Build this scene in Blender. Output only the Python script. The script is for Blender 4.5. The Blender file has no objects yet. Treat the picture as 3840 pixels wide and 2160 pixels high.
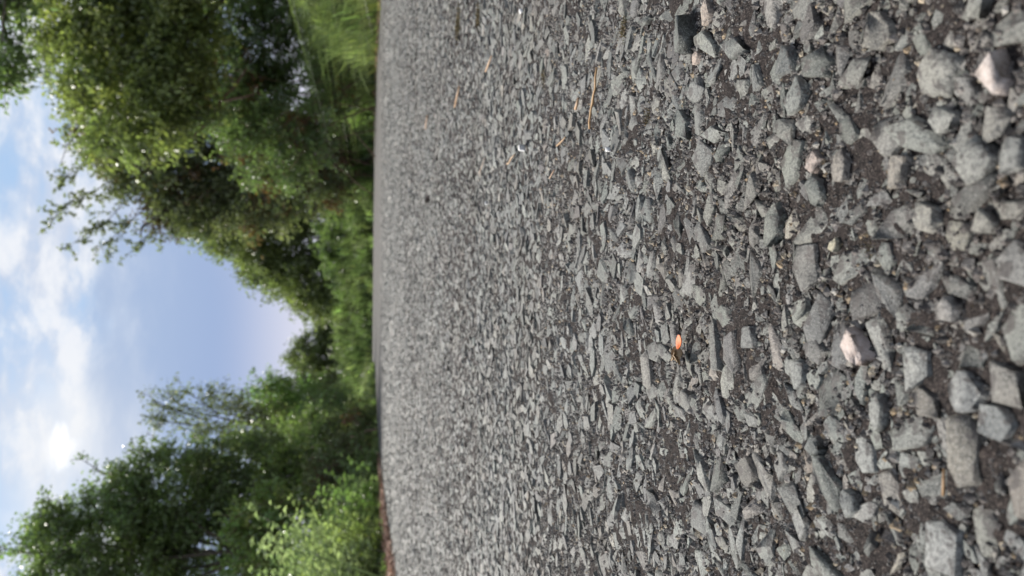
import bpy, bmesh, math, random
import numpy as np
from mathutils import Vector, Matrix

random.seed(7)
rng = np.random.default_rng(11)
scene = bpy.context.scene
COL = scene.collection

# ------------------------------------------------------------------ camera (phone laid on the road, held upright = picture turned a quarter)
PITCH = math.radians(10.54)
CAM_H = 0.14
cam_d = bpy.data.cameras.new('camera')
cam = bpy.data.objects.new('camera', cam_d)
COL.objects.link(cam)
s_, c_ = math.sin(PITCH), math.cos(PITCH)
R = Matrix(((0, 1, 0), (-s_, 0, -c_), (-c_, 0, s_)))          # columns: camera x, y, z in the world
cam.matrix_world = Matrix.Translation((0, 0, CAM_H)) @ R.to_4x4()
cam_d.sensor_width = 36
cam_d.lens = 27.2
cam_d.clip_start = 0.01
cam_d.clip_end = 2000
cam_d.dof.use_dof = True
cam_d.dof.focus_distance = 0.35
cam_d.dof.aperture_fstop = 27.2 / 1.65
scene.camera = cam

# ------------------------------------------------------------------ light
SUN_EL, SUN_AZ = math.radians(53.0), math.radians(-38.0)       # azimuth clockwise from +Y
sun_dir = Vector((math.sin(SUN_AZ) * math.cos(SUN_EL), math.cos(SUN_AZ) * math.cos(SUN_EL), math.sin(SUN_EL)))
sl = bpy.data.lights.new('sun', 'SUN')
sl.energy = 4.3
sl.angle = math.radians(20)
sl.color = (1.0, 0.95, 0.87)
so = bpy.data.objects.new('sun', sl)
so.rotation_euler = sun_dir.to_track_quat('Z', 'Y').to_euler()
COL.objects.link(so)

scene.view_settings.view_transform = 'Standard'
scene.view_settings.look = 'None'
scene.view_settings.gamma = 1
scene.view_settings.use_curve_mapping = False
scene.view_settings.exposure = 1.1


class NT:
    """small node-tree writer"""
    def __init__(self, tree):
        self.t = tree
        tree.nodes.clear()

    def n(self, kind, ins=None, **props):
        nd = self.t.nodes.new(kind)
        for k, v in props.items():
            setattr(nd, k, v)
        for k, v in (ins or {}).items():
            self.put(nd.inputs[k], v)
        return nd

    def put(self, sock, v):
        if isinstance(v, bpy.types.NodeSocket):
            self.t.links.new(v, sock)
        elif isinstance(v, bpy.types.Node):
            self.t.links.new(v.outputs[0], sock)
        else:
            sock.default_value = v

    def math(self, op, a, b=0.0, clamp=False):
        return self.n('ShaderNodeMath', {0: a, 1: b}, operation=op, use_clamp=clamp).outputs[0]

    def smooth(self, v, lo, hi, a=0.0, b=1.0):
        return self.n('ShaderNodeMapRange', {0: v, 1: lo, 2: hi, 3: a, 4: b}, interpolation_type='SMOOTHSTEP').outputs[0]

    def mix(self, f, a, b, blend='MIX'):
        nd = self.n('ShaderNodeMix', data_type='RGBA', blend_type=blend)
        self.put(nd.inputs[0], f); self.put(nd.inputs[6], a); self.put(nd.inputs[7], b)
        return nd.outputs[2]

    def noise(self, vec, scale, detail=3.0, rough=0.55, dist=0.0):
        return self.n('ShaderNodeTexNoise', {'Vector': vec, 'Scale': scale, 'Detail': detail, 'Roughness': rough, 'Distortion': dist}).outputs[0]


world = bpy.data.worlds.new('World')
scene.world = world
world.use_nodes = True
w = NT(world.node_tree)
SKY = 0.067
sky = w.n('ShaderNodeTexSky', sky_type='NISHITA', sun_disc=False, sun_elevation=SUN_EL, sun_rotation=SUN_AZ % (2 * math.pi), air_density=1.0, dust_density=0.6, ozone_density=1.5)
tc = w.n('ShaderNodeTexCoord')
d = w.n('ShaderNodeVectorMath', {0: tc.outputs['Generated']}, operation='NORMALIZE').outputs[0]
xyz = w.n('ShaderNodeSeparateXYZ', {0: d})
X, Y, Z = xyz.outputs
el = w.math('MULTIPLY', w.math('ARCSINE', Z), 180 / math.pi)
zz = w.math('ADD', w.math('MAXIMUM', Z, 0.0), 0.16)
px = w.math('DIVIDE', X, zz); py = w.math('DIVIDE', Y, zz)
plane = w.n('ShaderNodeCombineXYZ', {0: px, 1: py, 2: 0.37}).outputs[0]
n_big = w.noise(plane, 1.1, 2.0, 0.5)
n_mid = w.noise(plane, 2.6, 5.0, 0.58, 0.3)
n_fine = w.noise(plane, 6.0, 5.0, 0.6, 0.2)
wob = w.math('MULTIPLY', w.math('SUBTRACT', n_mid, 0.5), 13.0)
e2 = w.math('ADD', el, wob)
# broken cumulus higher up
c_hi = w.smooth(w.math('ADD', w.math('MULTIPLY', n_mid, 0.6), w.math('MULTIPLY', n_fine, 0.4)), 0.38, 0.58)
white = (6.1, 6.3, 6.7, 1)
grey = (4.3, 4.8, 5.8, 1)
blue_sky = w.mix(0.7, sky.outputs[0], (3.3, 4.6, 6.3, 1))
hi = w.mix(c_hi, blue_sky, w.mix(w.smooth(n_fine, 0.40, 0.60), grey, white))
# long grey-blue bank low in the sky, paler towards the horizon, bright fringe on its top
bank_c = w.mix(w.smooth(el, 3.0, 11.0), (5.3, 5.3, 6.1, 1), (2.45, 3.2, 4.9, 1))
bank_c = w.mix(w.smooth(el, 8.0, 17.0), bank_c, (2.9, 3.7, 5.2, 1))
bank_c = w.mix(w.math('MULTIPLY', w.smooth(n_big, 0.45, 0.7), 0.4), bank_c, (3.7, 4.1, 5.2, 1))
bank = w.smooth(e2, 19.5, 15.5)
skyc = w.mix(bank, hi, bank_c)
fr = w.math('MULTIPLY', w.smooth(e2, 13.5, 18.0), w.smooth(e2, 22.0, 18.5))
fr = w.math('MULTIPLY', fr, w.smooth(n_big, 0.36, 0.60, 0.0, 0.9))
skyc = w.mix(fr, skyc, (6.6, 6.7, 6.9, 1))
# bright gap in the cloud, away from the sun lamp, paler cloud round it
sv = w.n('ShaderNodeCombineXYZ', {0: math.sin(math.radians(-10.7)) * math.cos(math.radians(19.3)), 1: math.cos(math.radians(-10.7)) * math.cos(math.radians(19.3)), 2: math.sin(math.radians(19.3))})
ang = w.math('MULTIPLY', w.math('ARCCOSINE', w.n('ShaderNodeVectorMath', {0: d, 1: sv.outputs[0]}, operation='DOT_PRODUCT').outputs['Value']), 180 / math.pi)
ang = w.math('ADD', ang, w.math('MULTIPLY', w.math('SUBTRACT', n_fine, 0.5), 5.0))
skyc = w.mix(w.smooth(ang, 8.0, 1.0, 0.0, 0.35), skyc, (6.6, 6.6, 6.6, 1))
skyc = w.mix(w.smooth(ang, 1.5, 0.2), skyc, (9.0, 8.9, 8.8, 1))
below = w.smooth(el, -1.5, 0.0)
skyc = w.mix(below, (1.5, 1.6, 1.5, 1), skyc)
bg = w.n('ShaderNodeBackground', {'Color': skyc, 'Strength': SKY})
out = w.n('ShaderNodeOutputWorld', {'Surface': bg})


# ------------------------------------------------------------------ mesh helpers
def link(o, parent=None):
    COL.objects.link(o)
    if parent is not None:
        o.parent = parent
    return o


def tri_mesh(name, V, F, mats, col=None, mi=None, smooth=False):
    """V (n,3), F (m,3) ints, col (n,3) tint per vertex"""
    V = np.ascontiguousarray(V, dtype=np.float32); F = np.ascontiguousarray(F, dtype=np.int32)
    k = F.shape[1]
    me = bpy.data.meshes.new(name)
    me.vertices.add(len(V)); me.vertices.foreach_set('co', V.ravel())
    me.loops.add(F.size); me.loops.foreach_set('vertex_index', F.ravel())
    me.polygons.add(len(F))
    me.polygons.foreach_set('loop_start', np.arange(0, F.size, k, dtype=np.int32))
    me.polygons.foreach_set('loop_total', np.full(len(F), k, dtype=np.int32))
    if mi is not None:
        me.polygons.foreach_set('material_index', np.ascontiguousarray(mi, dtype=np.int32))
    me.polygons.foreach_set('use_smooth', np.full(len(F), smooth))
    if col is not None:
        a = me.attributes.new('tint', 'FLOAT_COLOR', 'POINT')
        c4 = np.ones((len(V), 4), dtype=np.float32); c4[:, :3] = col
        a.data.foreach_set('color', c4.ravel())
    for m in (mats if isinstance(mats, (list, tuple)) else [mats]):
        me.materials.append(m)
    me.update(calc_edges=True)
    me.validate()
    return me


def obj(name, me, parent=None, kind=None, label=None, cat=None, group=None):
    o = bpy.data.objects.new(name, me)
    link(o, parent)
    for k, v in (('kind', kind), ('label', label), ('category', cat), ('group', group)):
        if v:
            o[k] = v
    return o


def thing(name, label, cat, loc, group=None):
    o = bpy.data.objects.new(name, None)
    o.location = loc
    o.empty_display_size = 0.1
    o['label'] = label; o['category'] = cat
    if group:
        o['group'] = group
    return link(o)


def cat_meshes(parts):
    V, F, C, M, off = [], [], [], [], 0
    for v, f, c, m in parts:
        V.append(v); F.append(f + off); C.append(np.broadcast_to(c, v.shape)); M.append(np.full(len(f), m)); off += len(v)
    return np.concatenate(V), np.concatenate(F), np.concatenate(C), np.concatenate(M)


def tube(pts, radii, sides=5):
    pts = np.asarray(pts, float); n = len(pts)
    V, F = [], []
    up = np.array([0.31, 0.22, 0.93])
    for i in range(n):
        t = pts[min(i + 1, n - 1)] - pts[max(i - 1, 0)]
        t /= np.linalg.norm(t) + 1e-9
        a = np.cross(t, up); a /= np.linalg.norm(a) + 1e-9
        b = np.cross(t, a)
        for k in range(sides):
            q = 2 * math.pi * k / sides
            V.append(pts[i] + radii[i] * (math.cos(q) * a + math.sin(q) * b))
    for i in range(n - 1):
        for k in range(sides):
            p, q = i * sides + k, i * sides + (k + 1) % sides
            F += [(p, q, q + sides), (p, q + sides, p + sides)]
    e = (n - 1) * sides
    for k in range(1, sides - 1):
        F.append((e, e + k, e + k + 1)); F.append((0, k + 1, k))
    return np.array(V), np.array(F)


def wavy(a, b, n=6, amp=0.08, sag=0.0):
    a = np.asarray(a, float); b = np.asarray(b, float)
    L = np.linalg.norm(b - a)
    t = np.linspace(0, 1, n)[:, None]
    p = a + (b - a) * t
    w_ = rng.normal(0, amp * L, (n, 3)); w_[0] = 0; w_[-1] *= 0.3
    p = p + np.cumsum(w_, 0) * 0.35 * np.sin(t * math.pi)
    p[:, 2] += (np.sin(t * math.pi) * sag * L)[:, 0]
    return p


# ------------------------------------------------------------------ materials
def mat(name):
    m = bpy.data.materials.new(name)
    m.use_nodes = True
    return m, NT(m.node_tree)


def mat_stone():
    m, t = mat('crushed stone')
    at = t.n('ShaderNodeAttribute', attribute_name='tint')
    co = t.n('ShaderNodeTexCoord').outputs['Object']
    co2 = t.n('ShaderNodeNewGeometry').outputs['Position']
    n1 = t.noise(co, 900, 4, 0.65); n2 = t.noise(co, 260, 3, 0.6); n3 = t.noise(co, 2300, 2, 0.6)
    c = t.mix(t.smooth(n1, 0.44, 0.60, 0.0, 0.85), at.outputs['Color'], t.mix(1.0, at.outputs['Color'], (0.42, 0.42, 0.42, 1), 'MULTIPLY'))
    c = t.mix(t.smooth(n3, 0.56, 0.66, 0.0, 0.55), c, (0.36, 0.36, 0.34, 1))
    c = t.mix(t.smooth(n2, 0.54, 0.62, 0.0, 0.8), c, (0.045, 0.038, 0.036, 1))          # bitumen film left on the stone
    c = t.mix(t.smooth(t.noise(co2, 5.5, 3, 0.6), 0.42, 0.62, 0.0, 0.55), c, t.mix(1.0, c, (0.82, 0.73, 0.66, 1), 'MULTIPLY'))   # brown dust in patches
    h = t.math('ADD', t.math('MULTIPLY', n1, 0.6), t.math('MULTIPLY', n3, 0.4))
    b = t.n('ShaderNodeBump', {'Height': h, 'Strength': 1.0, 'Distance': 0.0013})
    p = t.n('ShaderNodeBsdfPrincipled', {'Base Color': c, 'Roughness': 0.52, 'Normal': b})
    p.inputs['Specular IOR Level'].default_value = 0.5
    t.n('ShaderNodeOutputMaterial', {'Surface': p})
    return m


def mat_bitumen():
    m, t = mat('bitumen and grit')
    co = t.n('ShaderNodeTexCoord').outputs['Object']
    dist = t.n('ShaderNodeSeparateXYZ', {0: co}).outputs[1]
    far = t.smooth(dist, 3.2, 5.5)                                                         # beyond here stones are colour and bump only
    n1 = t.noise(co, 420, 4, 0.7); n2 = t.noise(co, 1500, 3, 0.7); n3 = t.noise(co, 9, 4, 0.6)
    base = t.mix(t.smooth(n1, 0.35, 0.7), (0.008, 0.0062, 0.006, 1), (0.036, 0.028, 0.026, 1))
    base = t.mix(t.smooth(n2, 0.54, 0.64, 0.0, 0.6), base, (0.15, 0.125, 0.11, 1))
    vo = t.n('ShaderNodeTexVoronoi', {'Vector': co, 'Scale': 165.0, 'Randomness': 1.0})
    edge = t.smooth(vo.outputs['Distance'], 0.72, 0.55)
    vc = t.n('ShaderNodeSeparateColor', {0: vo.outputs['Color']}).outputs[0]
    stone = t.mix(vc, (0.046, 0.0445, 0.0435, 1), (0.160, 0.156, 0.151, 1))
    fc = t.mix(edge, base, stone)
    fc = t.mix(t.smooth(n3, 0.40, 0.6, 0.0, 0.35), fc, (0.078, 0.071, 0.067, 1))
    mot = t.noise(co, 16, 4, 0.7); mot2 = t.noise(co, 45, 3, 0.7)
    fc = t.mix(t.smooth(mot, 0.40, 0.60, 0.0, 0.5), fc, t.mix(1.0, fc, (0.55, 0.54, 0.53, 1), 'MULTIPLY'))
    fc = t.mix(t.smooth(mot2, 0.52, 0.64, 0.0, 0.5), fc, (0.22, 0.215, 0.21, 1))
    c = t.mix(far, base, fc)
    hf = t.math('MULTIPLY', t.math('MULTIPLY', edge, far), 1.0)
    b1 = t.n('ShaderNodeBump', {'Height': t.math('ADD', n1, t.math('MULTIPLY', n2, 0.5)), 'Strength': t.smooth(dist, 2.0, 8.0, 1.0, 0.05), 'Distance': 0.0025})
    b2 = t.n('ShaderNodeBump', {'Height': hf, 'Strength': t.smooth(dist, 4.0, 10.0, 0.8, 0.03), 'Distance': 0.004, 'Normal': b1})
    p = t.n('ShaderNodeBsdfPrincipled', {'Base Color': c, 'Roughness': 0.9, 'Normal': b2})
    p.inputs['Specular IOR Level'].default_value = 0.2
    t.n('ShaderNodeOutputMaterial', {'Surface': p})
    return m


def mat_ground():
    m, t = mat('soil and low green')
    co = t.n('ShaderNodeTexCoord').outputs['Object']
    n1 = t.noise(co, 3.0, 5, 0.65); n2 = t.noise(co, 40, 4, 0.7)
    c = t.mix(t.smooth(n1, 0.4, 0.6), (0.045, 0.034, 0.022, 1), (0.045, 0.06, 0.02, 1))
    c = t.mix(t.smooth(n2, 0.5, 0.7, 0, 0.6), c, (0.075, 0.055, 0.033, 1))
    b = t.n('ShaderNodeBump', {'Height': n2, 'Strength': 0.8, 'Distance': 0.02})
    t.n('ShaderNodeOutputMaterial', {'Surface': t.n('ShaderNodeBsdfPrincipled', {'Base Color': c, 'Roughness': 0.9, 'Normal': b})})
    return m


def mat_leaf(name, rough=0.30, trans=0.42, spec=0.6):
    m, t = mat(name)
    at = t.n('ShaderNodeAttribute', attribute_name='tint').outputs['Color']
    co = t.n('ShaderNodeTexCoord').outputs['Object']
    nz = t.noise(co, 45, 2, 0.6)
    c = t.mix(t.smooth(nz, 0.3, 0.7, 0.0, 0.3), at, t.mix(1.0, at, (0.6, 0.62, 0.5, 1), 'MULTIPLY'))
    p = t.n('ShaderNodeBsdfPrincipled', {'Base Color': c, 'Roughness': rough})
    p.inputs['Specular IOR Level'].default_value = spec
    tl = t.n('ShaderNodeBsdfTranslucent', {'Color': t.mix(1.0, c, (1.4, 1.55, 0.9, 1), 'MULTIPLY')})
    mx = t.n('ShaderNodeMixShader', {0: trans, 1: p, 2: tl})
    t.n('ShaderNodeOutputMaterial', {'Surface': mx})
    return m


def mat_bark(name, a, b_):
    m, t = mat(name)
    co = t.n('ShaderNodeTexCoord').outputs['Object']
    nz = t.noise(co, 18, 4, 0.65)
    c = t.mix(t.smooth(nz, 0.3, 0.7), a, b_)
    b = t.n('ShaderNodeBump', {'Height': nz, 'Strength': 0.7, 'Distance': 0.02})
    t.n('ShaderNodeOutputMaterial', {'Surface': t.n('ShaderNodeBsdfPrincipled', {'Base Color': c, 'Roughness': 0.85, 'Normal': b})})
    return m


def mat_tint(name, rough=0.6, scale=600, spread=0.5, bump=0.4, dist=0.0005):
    m, t = mat(name)
    at = t.n('ShaderNodeAttribute', attribute_name='tint').outputs['Color']
    co = t.n('ShaderNodeTexCoord').outputs['Object']
    nz = t.noise(co, scale, 4, 0.65)
    c = t.mix(t.smooth(nz, 0.35, 0.7, 0.0, spread), at, t.mix(1.0, at, (0.5, 0.42, 0.36, 1), 'MULTIPLY'))
    b = t.n('ShaderNodeBump', {'Height': nz, 'Strength': bump, 'Distance': dist})
    t.n('ShaderNodeOutputMaterial', {'Surface': t.n('ShaderNodeBsdfPrincipled', {'Base Color': c, 'Roughness': rough, 'Normal': b})})
    return m


M_STONE = mat_stone(); M_BIT = mat_bitumen(); M_GROUND = mat_ground()
M_LEAF = mat_leaf('tree leaves'); M_GRASS = mat_leaf('grass blades', 0.42, 0.36, 0.5)
M_BARK = mat_bark('grey brown bark', (0.035, 0.028, 0.02, 1), (0.10, 0.082, 0.062, 1))
M_STEM = mat_bark('reddish brown stems', (0.10, 0.060, 0.042, 1), (0.23, 0.15, 0.11, 1))
M_DRY = mat_tint('dry plant bits', 0.6)
M_QUARTZ = mat_tint('white quartz', 0.85, 420, 0.55, 1.0, 0.0016)

# ------------------------------------------------------------------ road and ground
RIGHT = np.array([(2.3, -4), (2.75, 4), (3.2, 8.7), (3.75, 15), (3.3, 18.2), (2.2, 20.5), (0.6, 22.5), (-1.4, 24), (-4.5, 25.5), (-9, 27)])
LEFT = np.array([(-1.15, -4), (-1.30, 2), (-1.50, 4.0), (-1.75, 5.85), (-2.0, 8.2), (-2.13, 11.2), (-1.88, 15.2), (-1.62, 18), (-1.9, 20), (-3.2, 21.4), (-6, 22.4), (-9, 23)])


def resample(P, n):
    s = np.concatenate([[0], np.cumsum(np.linalg.norm(np.diff(P, axis=0), axis=1))])
    from_s = np.linspace(0, s[-1], n)
    return np.stack([np.interp(from_s, s, P[:, 0]), np.interp(from_s, s, P[:, 1])], 1)


def chaikin(P, k=2):
    for _ in range(k):
        q = [P[0]]
        for a, b in zip(P[:-1], P[1:]):
            q += [0.75 * a + 0.25 * b, 0.25 * a + 0.75 * b]
        q.append(P[-1]); P = np.array(q)
    return P


RIGHT = resample(chaikin(RIGHT), 60); LEFT = resample(chaikin(LEFT), 60)


def dist_line(P, xy):
    """distance from points to a polyline"""
    best = np.full(len(xy), 1e9)
    for a, b in zip(P[:-1], P[1:]):
        ab = b - a
        t = np.clip(((xy - a) @ ab) / (ab @ ab), 0, 1)
        best = np.minimum(best, np.linalg.norm(xy - (a + t[:, None] * ab), axis=1))
    return best


POLY = np.concatenate([RIGHT, LEFT[::-1]])


def inside_road(xy):
    x, y = xy[:, 0], xy[:, 1]
    r = np.zeros(len(xy), bool)
    n = len(POLY)
    for i in range(n):
        x0, y0 = POLY[i]; x1, y1 = POLY[(i + 1) % n]
        cond = (y0 > y) != (y1 > y)
        with np.errstate(divide='ignore', invalid='ignore'):
            xi = (x1 - x0) * (y - y0) / (y1 - y0 + 1e-12) + x0
        r ^= cond & (x < xi)
    return r


def noise2(x, y, seed=0):
    v = 0
    for k, (f, a) in enumerate(((0.35, 1.0), (0.9, 0.5), (2.1, 0.25), (4.7, 0.12))):
        v = v + a * np.sin(f * x * 1.3 + 1.7 * k + seed) * np.cos(f * y * 1.1 - 2.3 * k + seed * 1.7)
    return v


def terrain(xy):
    """height of the verge: below the road under it, a low bank either side"""
    xy = np.asarray(xy, float).reshape(-1, 2)
    ins = inside_road(xy)
    dr, dl = dist_line(RIGHT, xy), dist_line(LEFT, xy)
    right = dr < dl
    dd = np.where(right, dr, dl)
    hi = np.where(right, 0.78, 0.28)
    t = np.clip(dd / 1.8, 0, 1)
    z = hi * t * t * (3 - 2 * t) + np.clip(dd, 0, 1) * 0.05 * noise2(xy[:, 0], xy[:, 1])
    z = z - 0.008
    return np.where(ins, -0.03 - 0.02 * np.clip(dd, 0, 1), z)


def grid_axis(lo, hi, fine_lo, fine_hi, step, grow=1.25):
    a = list(np.arange(fine_lo, fine_hi + 1e-6, step))
    s = step; x = fine_lo; L = []
    while x > lo:
        s *= grow; x -= s; L.append(x)
    s = step; x = a[-1]; H = []
    while x < hi:
        s *= grow; x += s; H.append(x)
    return np.array(L[::-1] + a + H)


gx = grid_axis(-600, 600, -6.5, 7.5, 0.14); gy = grid_axis(-60, 900, -3, 30, 0.2)
GX, GY = np.meshgrid(gx, gy)
gxy = np.stack([GX.ravel(), GY.ravel()], 1)
gz = terrain(gxy)
nx, ny = len(gx), len(gy)
ii = (np.arange(ny - 1)[:, None] * nx + np.arange(nx - 1)[None]).ravel()
gF = np.stack([ii, ii + 1, ii + nx + 1, ii + nx], 1)
obj('ground', tri_mesh('ground', np.c_[gxy, gz], gF, M_GROUND, smooth=True), kind='structure')

# the road: rows follow its two edges, fine near the camera where its grain shows
road = bpy.data.objects.new('road', None); link(road); road['kind'] = 'structure'


def edge_at(P, y):
    return np.interp(y, P[:, 1], P[:, 0])


ys = list(np.arange(-0.25, 0.08, 0.03)) + list(np.arange(0.08, 0.62, 0.0036))
st = 0.0036
while ys[-1] < 15.0:
    st *= 1.06; ys.append(ys[-1] + min(st, 0.5))
ys = np.array(ys)
xs_f = np.arange(-0.34, 0.3401, 0.0036)
rows = []
for y in ys:
    l, r = edge_at(LEFT[:45], y), edge_at(RIGHT[:40], y)
    rows.append(np.concatenate([np.linspace(l, -0.34, 22)[:-1], xs_f, np.linspace(0.34, r, 26)[1:]]))
rows = np.array(rows)
nc = rows.shape[1]
# beyond the straight part the same row count follows the bend
iL = int(np.argmax(LEFT[:, 1] > 15.0)); iR = int(np.argmax(RIGHT[:, 1] > 15.0))
tail_n = 26
tl, tr = resample(np.vstack([[edge_at(LEFT[:45], ys[-1]), ys[-1]], LEFT[iL:]]), tail_n), resample(np.vstack([[edge_at(RIGHT[:40], ys[-1]), ys[-1]], RIGHT[iR:]]), tail_n)
frac = (rows[-1] - rows[-1][0]) / (rows[-1][-1] - rows[-1][0])
RV = [np.stack([rows[i], np.full(nc, ys[i])], 1) for i in range(len(ys))]
for k in range(1, tail_n):
    RV.append(tl[k][None] * (1 - frac[:, None]) + tr[k][None] * frac[:, None])
RV = np.concatenate(RV)
nr = len(ys) + tail_n - 1
rz = np.zeros(len(RV))
near = (RV[:, 1] < 0.62) & (RV[:, 1] > 0.08) & (np.abs(RV[:, 0]) < 0.335)
rz[near] = rng.normal(0, 0.0006, near.sum()) + 0.0007 * noise2(RV[near, 0] * 130, RV[near, 1] * 130, 3)
ii = (np.arange(nr - 1)[:, None] * nc + np.arange(nc - 1)[None]).ravel()
rF = np.stack([ii, ii + 1, ii + nc + 1, ii + nc], 1)
obj('road_surface', tri_mesh('road_surface', np.c_[RV, rz], rF, M_BIT, smooth=True), parent=road)


# ------------------------------------------------------------------ the chippings of the road
def hull_shape(npts, flat, bevel=0.0, seed=0, jag=0.12, slab=False):
    r = random.Random(seed)
    bm = bmesh.new()
    if slab:
        k = r.randint(4, 7); el_ = r.uniform(0.6, 1.0)
        for j in range(k):
            q = 2 * math.pi * (j + r.uniform(-.3, .3)) / k; rr = r.uniform(.72, 1.1)
            x, y = rr * math.cos(q), rr * math.sin(q) * el_
            sh = r.uniform(.74, .97)
            bm.verts.new((x, y, -flat)); bm.verts.new((x * sh + r.uniform(-.05, .05), y * sh + r.uniform(-.05, .05), flat * r.uniform(.62, 1.0)))
    for _ in range(0 if slab else npts):
        v = Vector((r.gauss(0, 1), r.gauss(0, 1), r.gauss(0, 1))).normalized()
        # push towards a blocky outline so that faces are flat and corners few
        m_ = max(abs(v.x), abs(v.y), abs(v.z)); v = v.lerp(v / m_, r.uniform(0.1, 0.7))
        k = r.uniform(1 - jag, 1 + jag)
        bm.verts.new((v.x * k, v.y * k, v.z * k * flat))
    res = bmesh.ops.convex_hull(bm, input=bm.verts[:])
    bmesh.ops.delete(bm, geom=[v for v in bm.verts if not v.link_faces], context='VERTS')
    if bevel:
        bmesh.ops.dissolve_limit(bm, angle_limit=math.radians(14), verts=bm.verts[:], edges=bm.edges[:])
        bmesh.ops.bevel(bm, geom=bm.edges[:], offset=bevel, offset_type='OFFSET', segments=1, affect='EDGES', profile=0.6, clamp_overlap=True)
        for v in bm.verts:
            v.co += Vector((r.gauss(0, 1), r.gauss(0, 1), r.gauss(0, 1))) * 0.026
    bmesh.ops.triangulate(bm, faces=bm.faces[:])
    bm.verts.index_update()
    V = np.array([v.co[:] for v in bm.verts]); F = np.array([[v.index for v in f.verts] for f in bm.faces])
    bm.free()
    ext = np.abs(V).max(0)
    return V / ext, F                       # unit half-extents


POOL = {0: [hull_shape(11, 0.8, 0.035, 100 + i, 0.26, i % 5 < 3) for i in range(50)],
        1: [hull_shape(11, 0.8, 0.0, 300 + i, 0.2, i % 2 == 0) for i in range(40)],
        2: [hull_shape(8, 0.8, 0.0, 500 + i) for i in range(30)]}

PALETTE = np.array([(0.235, 0.250, 0.242), (0.200, 0.218, 0.212), (0.270, 0.280, 0.270), (0.165, 0.180, 0.172), (0.225, 0.232, 0.232), (0.245, 0.232, 0.212),
                    (0.185, 0.190, 0.195), (0.300, 0.305, 0.290), (0.120, 0.128, 0.126), (0.215, 0.200, 0.186), (0.27, 0.235, 0.21), (0.13, 0.122, 0.125), (0.36, 0.34, 0.31)])


def stone_tint(n):
    c = PALETTE[rng.choice(len(PALETTE), n, p=[.19, .17, .12, .12, .09, .05, .08, .05, .05, .03, .01, .03, .01])]
    return c * np.array([0.555, 0.54, 0.51]) * rng.uniform(0.66, 1.30, (n, 1)) * rng.uniform(0.97, 1.03, (n, 3))


def scatter(ylo, yhi, half, spacing, r_mean, r_sd, tries, taken=None):
    """dart throwing: centres and radii of stones that hardly overlap"""
    cell = r_mean * 2.2
    g = {}
    P = []

    def ok(x, y, r):
        ix, iy = int(math.floor(x / cell)), int(math.floor(y / cell))
        for a in range(ix - 2, ix + 3):
            for b in range(iy - 2, iy + 3):
                for (u, v, q) in g.get((a, b), ()):
                    if (u - x) ** 2 + (v - y) ** 2 < ((q + r) * spacing) ** 2:
                        return False
        return True

    def add(x, y, r):
        g.setdefault((int(math.floor(x / cell)), int(math.floor(y / cell))), []).append((x, y, r))
    for (x, y, r) in (taken or []):
        add(x, y, r)
    rr = np.sort(np.clip(np.exp(rng.normal(math.log(r_mean), r_sd, tries)), r_mean * 0.38, r_mean * 2.1))[::-1]
    # even area sampling inside the widening strip
    yy = rng.uniform(ylo, yhi, tries * 3); ww = half(yy); keep = rng.uniform(0, half(np.array([yhi]))[0], tries * 3) < ww
    yy = yy[keep][:tries]; xx = rng.uniform(-1, 1, len(yy)) * half(yy)
    for x, y, r in zip(xx, yy, rr[:len(yy)] if len(yy) >= tries else rr[rng.permutation(tries)[:len(yy)]]):
        if ok(x, y, r):
            add(x, y, r); P.append((x, y, r))
    return np.array(P)


def place_arrays(lod, P, tint, asp=None, rotz=None, flat=None, top=None):
    """list of (V, F, colour) per stone"""
    n = len(P)
    asp = rng.uniform(0.30, 0.86, n) if asp is None else asp
    rotz = rng.uniform(0, math.pi * 2, n) if rotz is None else rotz
    flat = rng.uniform(0.34, 0.72, n) if flat is None else flat
    out = []
    which = rng.integers(0, len(POOL[lod]), n)
    tx, ty = rng.normal(0, 0.16, n), rng.normal(0, 0.16, n)
    for i in range(n):
        V, F = POOL[lod][which[i]]
        x, y, r = P[i]
        a = r * 1.22 / math.sqrt(asp[i]) ** 0.8; b = a * asp[i]; c = r * flat[i]
        W = V * (a, b, c)
        W = W @ np.array(Matrix.Rotation(tx[i], 3, 'X') @ Matrix.Rotation(ty[i], 3, 'Y')).T
        cz, sz = math.cos(rotz[i]), math.sin(rotz[i])
        W = np.stack([W[:, 0] * cz - W[:, 1] * sz, W[:, 0] * sz + W[:, 1] * cz, W[:, 2]], 1)
        tp = (r * rng.uniform(0.18, 0.50) if top is None else top[i])
        tp = min(tp, W[:, 2].max() * 1.35)
        W[:, 2] += tp - W[:, 2].max()
        W[:, 0] += x; W[:, 1] += y
        out.append((W, F, tint[i]))
    return out


def join(arrs):
    off = 0; V = []; F = []; C = []
    for v, f, c in arrs:
        V.append(v); F.append(f + off); C.append(np.broadcast_to(c, v.shape)); off += len(v)
    return np.concatenate(V), np.concatenate(F), np.concatenate(C)


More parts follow.
